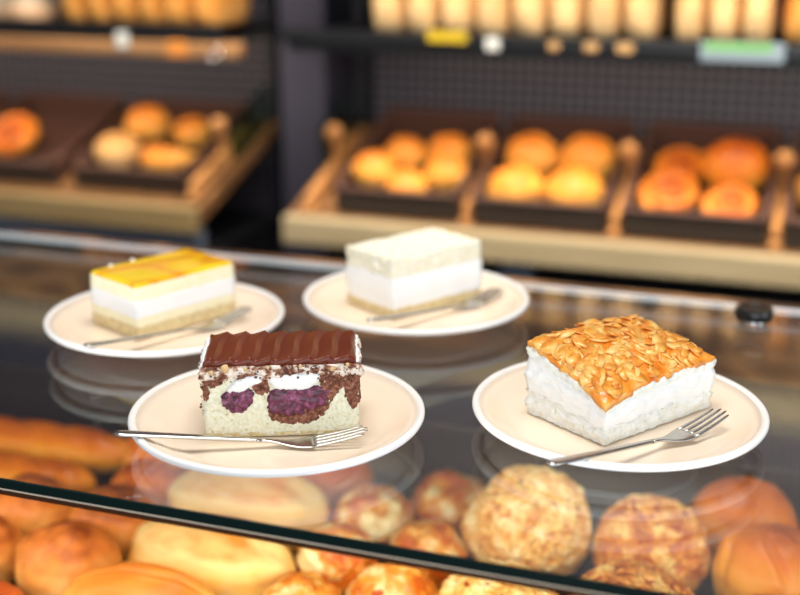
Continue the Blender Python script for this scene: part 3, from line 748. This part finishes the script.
x, y, z = on(-1.080, 1.842, .034)
croissant('croissant', 'golden croissant lying at the front of the roll pile', (x, y, z), .060, 'br_bg', 3, SG, (SL, 0, -.35))
sroll('small golden roll behind the croissant', -1.076, 1.950, .034, 'br_bg', 0, 15)

# upper shelf loaves, ends towards the counter
UG = 'loaves on the upper shelf'
def loaf(lb, s, w, r, L, m, seed, zb=1.2325, h=1.1):
    t = tag(obj('bread_loaf', shape(r, L/2, r*h, seed, sub=4, bump=.05, freq=1.4, flat=.75,
            fn=lambda d: (1/(abs(d.x)**3.2+abs(d.y)**3.2+abs(d.z)**3.2)**(1/3.2))), M[m]), lb, 'bread', UG)
    t.location = (s, w, zb+r*h*.86); return t
ordn = ['first', 'second', 'third', 'fourth', 'fifth', 'sixth', 'seventh', 'eighth']
for k in range(8):
    loaf('tan loaf on the black railed upper shelf, %s from the slate post' % ordn[k], -.668+.0545*k+.027, 1.85, .0268, .16, 'br_loaf', 70+k, 1.2455, 3.0)
for k in range(3):
    loaf('tan loaf on the upper shelf above the pastry tray, %s of its three' % ordn[k], -.212+.0465*k+.023, 1.85, .0228, .16, 'br_loaf', 80+k, 1.2455, 3.4)
for k in range(2):
    loaf(['browner loaf right after the three tan loaves of the upper shelf', 'browner loaf last on the upper shelf, cut off by the picture edge'][k], -.062+.058*k+.028, 1.85, .028, .16, 'br_loaf2', 84+k, 1.2455, 3.0)
for k in range(5):
    s = -1.215+.049*k
    loaf('orange crusted loaf on the wood trimmed upper shelf, %s from its open end' % ordn[4-k], s, 1.875, .0245, .17, 'br_loaf2', 90+k, 1.2455, 3.0)
loaf('orange crusted loaf at the open end of the wood trimmed upper shelf', -.965, 1.868, .0235, .15, 'br_loaf2', 96, 1.2455, 3.0)
for k, (s, w, r) in enumerate([(-1.475,1.83,.045),(-1.395,1.85,.038),(-1.315,1.83,.042),(-1.385,1.93,.04),(-1.30,1.94,.04)]):
    bread('floury_roll', ['floury roll farthest from the loaves on the wood trimmed upper shelf', 'small floury roll between two larger ones on the upper shelf', 'floury roll nearest the orange loaves at the shelf front', 'floury roll behind the small front one on the upper shelf', 'floury roll at the back next to the orange loaves'][k],
          'bread roll', (s, w, 1.2455+r*.8*.60), (r, r, r*.8), 'br_white', 100+k, UG, k, sub=4)

# rest things against each other without cutting in
SETTLE = {'bread_loaf': (-0.0024, -0.0000, -0.0000), 'bread_loaf.001': (-0.0024, 0.0000, -0.0001), 'bread_loaf.002': (-0.0012, -0.0001, 0.0021), 'bread_loaf.003': (-0.0000, 0.0000, -0.0001), 'bread_loaf.004': (0.0012, -0.0000, -0.0001), 'bread_loaf.005': (0.0012, 0.0000, 0.0041), 'bread_loaf.006': (0.0012, -0.0000, 0.0020), 'bread_loaf.007': (0.0024, 0.0000, 0.0020), 'bread_loaf.009': (0.0000, 0.0000, 0.0020), 'bread_loaf.010': (0.0000, 0.0000, 0.0020), 'bread_loaf.011': (0.0000, 0.0000, 0.0040), 'bread_loaf.012': (0.0000, 0.0000, 0.0020), 'bread_loaf.013': (-0.0024, -0.0000, -0.0000), 'bread_loaf.014': (-0.0012, -0.0000, 0.0000), 'bread_loaf.015': (0.0012, 0.0000, -0.0000), 'bread_loaf.016': (0.0012, -0.0000, 0.0000), 'bread_loaf.017': (0.0012, -0.0000, 0.0000), 'bread_roll': (-0.0000, -0.0012, 0.0000), 'bread_roll.002': (-0.0049, -0.0029, -0.0000), 'bread_roll.005': (-0.0027, 0.0031, 0.0001), 'bread_roll.006': (-0.0064, 0.0020, -0.0002), 'bread_roll.007': (0.0012, 0.0002, -0.0000), 'bread_roll.008': (0.0009, 0.0022, -0.0000), 'bread_roll.010': (-0.0022, 0.0113, 0.0180), 'bread_roll.011': (-0.0019, -0.0065, -0.0011), 'bread_roll.012': (-0.0020, 0.0115, 0.0165), 'bread_roll.013': (0.0030, 0.0202, 0.0025), 'bread_roll.014': (0.0030, 0.0222, 0.0030), 'bread_roll.015': (-0.0004, -0.0071, -0.0010), 'bread_roll.016': (-0.0002, -0.0059, -0.0009), 'bread_roll.017': (-0.0020, 0.0070, 0.0010), 'bread_roll.018': (0.0026, 0.0060, 0.0009), 'bread_roll.019': (-0.0035, 0.0052, 0.0025), 'bread_roll.020': (0.0020, 0.0013, 0.0012), 'cheese_roll': (-0.0050, 0.0095, 0.0006), 'cheese_roll.001': (0.0079, 0.0207, -0.0009), 'cheese_roll.002': (-0.0039, 0.0035, -0.0028), 'cheese_roll.003': (-0.0033, 0.0003, -0.0001), 'cheese_roll.004': (-0.0067, -0.0162, -0.0009), 'cheese_roll.005': (-0.0010, -0.0007, 0.0000), 'cheese_roll.006': (0.0024, -0.0154, 0.0000), 'flat_loaf': (-0.0100, -0.0069, 0.0001), 'flat_loaf.001': (-0.0200, -0.0057, 0.0000), 'floury_roll': (-0.0012, -0.0003, 0.0020), 'floury_roll.001': (0.0000, 0.0006, 0.0020), 'floury_roll.002': (0.0012, -0.0003, 0.0020), 'floury_roll.004': (0.0000, 0.0000, 0.0020), 'kaiser_roll': (0.0156, -0.0019, -0.0005), 'kaiser_roll.001': (-0.0002, 0.0012, -0.0000), 'kaiser_roll.002': (0.0216, -0.0014, -0.0010), 'oat_roll': (0.0098, 0.0075, 0.0043), 'oat_roll.001': (0.0019, -0.0090, 0.0005), 'seeded_roll': (0.0052, 0.0109, -0.0002), 'seeded_roll.001': (-0.0024, 0.0002, 0.0009), 'spiral_pastry.002': (-0.0000, -0.0047, -0.0007)}
for k, d in SETTLE.items():
    o = bpy.data.objects[k]; o.location = Vector(o.location)+Vector(d)

# price tags clipped to the rails
PG = 'price tags on the shelf rails'
def ptag(s, z, w, h, m, lb, clip='black'):
    t = thing('price_tag', lb, 'price tag', (s, W0-.0045, z), 0, PG)
    obj('card', box(-w/2, w/2, -.004, -.001, -h/2, h/2, .0008), M[m], t, smooth=False)
    obj('clip', box(-w/2+.003, w/2-.003, -.001, .0005, -h/2-.001, -h/2+.006), M[clip], t, smooth=False)
    return t
ptag(-.533, 1.2545, .062, .015, 'tag_yellow', 'yellow price tag on the black rail above the white cream slice')
ptag(-.463, 1.2465, .020, .018, 'tag_white', 'small white price tag beside the yellow one')
ptag(-.372, 1.2465, .016, .012, 'tag_tan', 'small tan price tag, first after the white one')
ptag(-.318, 1.2465, .020, .012, 'tag_tan', 'tan price tag in the middle of the row of three')
ptag(-.270, 1.2465, .024, .013, 'tag_tan', 'wider tan price tag, last before the green striped one')
gp = ptag(-.110, 1.2465, .112, .026, 'tag_grey', 'long grey price tag with a green stripe on the black rail')
obj('stripe', box(-.050, .040, -.0048, -.0038, .001, .012), M['tag_green'], gp, smooth=False)
ptag(-1.085, 1.2335, .022, .026, 'tag_white', 'white price tag on the wood trimmed upper rail')
ptag(-.985, 1.2225, .034, .026, 'tag_orange', 'orange price tag on the wood trimmed upper rail')
rg = thing('bokeh_ring', 'small steel ring standing in for a blurred highlight at the end of the wood trimmed rail', 'ring', (-.918, W0-.006, 1.216))  # ring shape modelled in place of an out-of-focus highlight
bm = bmesh.new(); pts = [(.010*cos(2*pi*k/24), 0, .010*sin(2*pi*k/24)) for k in range(25)]; sweep(bm, pts, [.0018]*25, 8); obj('ring', bm, M['chrome'], rg)
obj('peg', box(-.0015,.0015,-.001,.004,.008,.012), M['chrome'], rg, smooth=False)

# ------------------------------------------------------------------ light
def area(name, loc, target, size, energy, color, size_y=None, spread=None):
    d = bpy.data.lights.new(name, 'AREA'); d.energy = energy; d.color = color; d.size = size
    if spread: d.spread = R(spread)
    if size_y: d.shape = 'RECTANGLE'; d.size_y = size_y
    o = link(bpy.data.objects.new(name, d)); o.location = loc
    o.rotation_euler = (Vector(target)-Vector(loc)).to_track_quat('-Z','Y').to_euler(); return o
area('shop_window_light', (.35,-1.9,1.6), (-.3,.8,1.1), 2.6, 47, (.88,.96,1.0), 2.2)
area('side_window_light', (2.5,.25,1.75), (-.2,.78,1.13), 1.3, 20, (.92,.97,1.0), 1.0)
area('ceiling_lamp_light', (-.3,.75,2.6), (-.3,.75,1.1), .9, 20, (1,.96,.90), .6)
area('shelf_lamp_light', (-.2,1.25,2.5), (-.2,1.95,1.1), 1.9, 19, (1,.92,.78), .25, 85)
area('counter_fill_strip', (-.35,.62,1.084), (-.35,.85,.90), 2.6, 2.4, (1,.90,.74), .02)  # added fill inside the counter to brighten the bread, no fixture
area('counter_upward_fill', (-.35,.575,1.060), (-.35,.80,1.14), 2.6, 1.3, (.74,.80,1.0), .015)  # added cool fill aimed up at the plate undersides, no fixture
area('shelf_fill_strip', (-.03,1.80,1.217), (-.03,1.88,.95), 1.5, 1.9, (1,.86,.66), .02)  # added fill under the upper board to brighten rolls and wall
area('far_shelf_fill_strip', (-1.48,1.80,1.217), (-1.48,1.88,.95), 1.0, 1.7, (1,.86,.66), .02)  # same added fill for the far bay
w = bpy.data.worlds.new('room_glow'); SC.world = w; w.use_nodes = True
w.node_tree.nodes['Background'].inputs[0].default_value = (.85,.9,1,1); w.node_tree.nodes['Background'].inputs[1].default_value = .25

# ------------------------------------------------------------------ camera
cd = bpy.data.cameras.new('camera'); cam = link(bpy.data.objects.new('camera', cd))
cd.sensor_width = 36; cd.lens = 36*1209/800; cd.clip_start = .02
cam.location = (0,0,1.4196); cam.rotation_euler = (pi/2-.3027, 0, .3348)
cd.dof.use_dof = True; cd.dof.focus_distance = .765; cd.dof.aperture_fstop = 3.2
SC.camera = cam
vs = SC.view_settings; vs.view_transform = 'Standard'; vs.look = 'None'; vs.gamma = 1; vs.use_curve_mapping = False; vs.exposure = .08
cy = SC.cycles; cy.max_bounces = 12; cy.transparent_max_bounces = 16; cy.glossy_bounces = 6; cy.use_denoising = True; cy.sample_clamp_indirect = 6
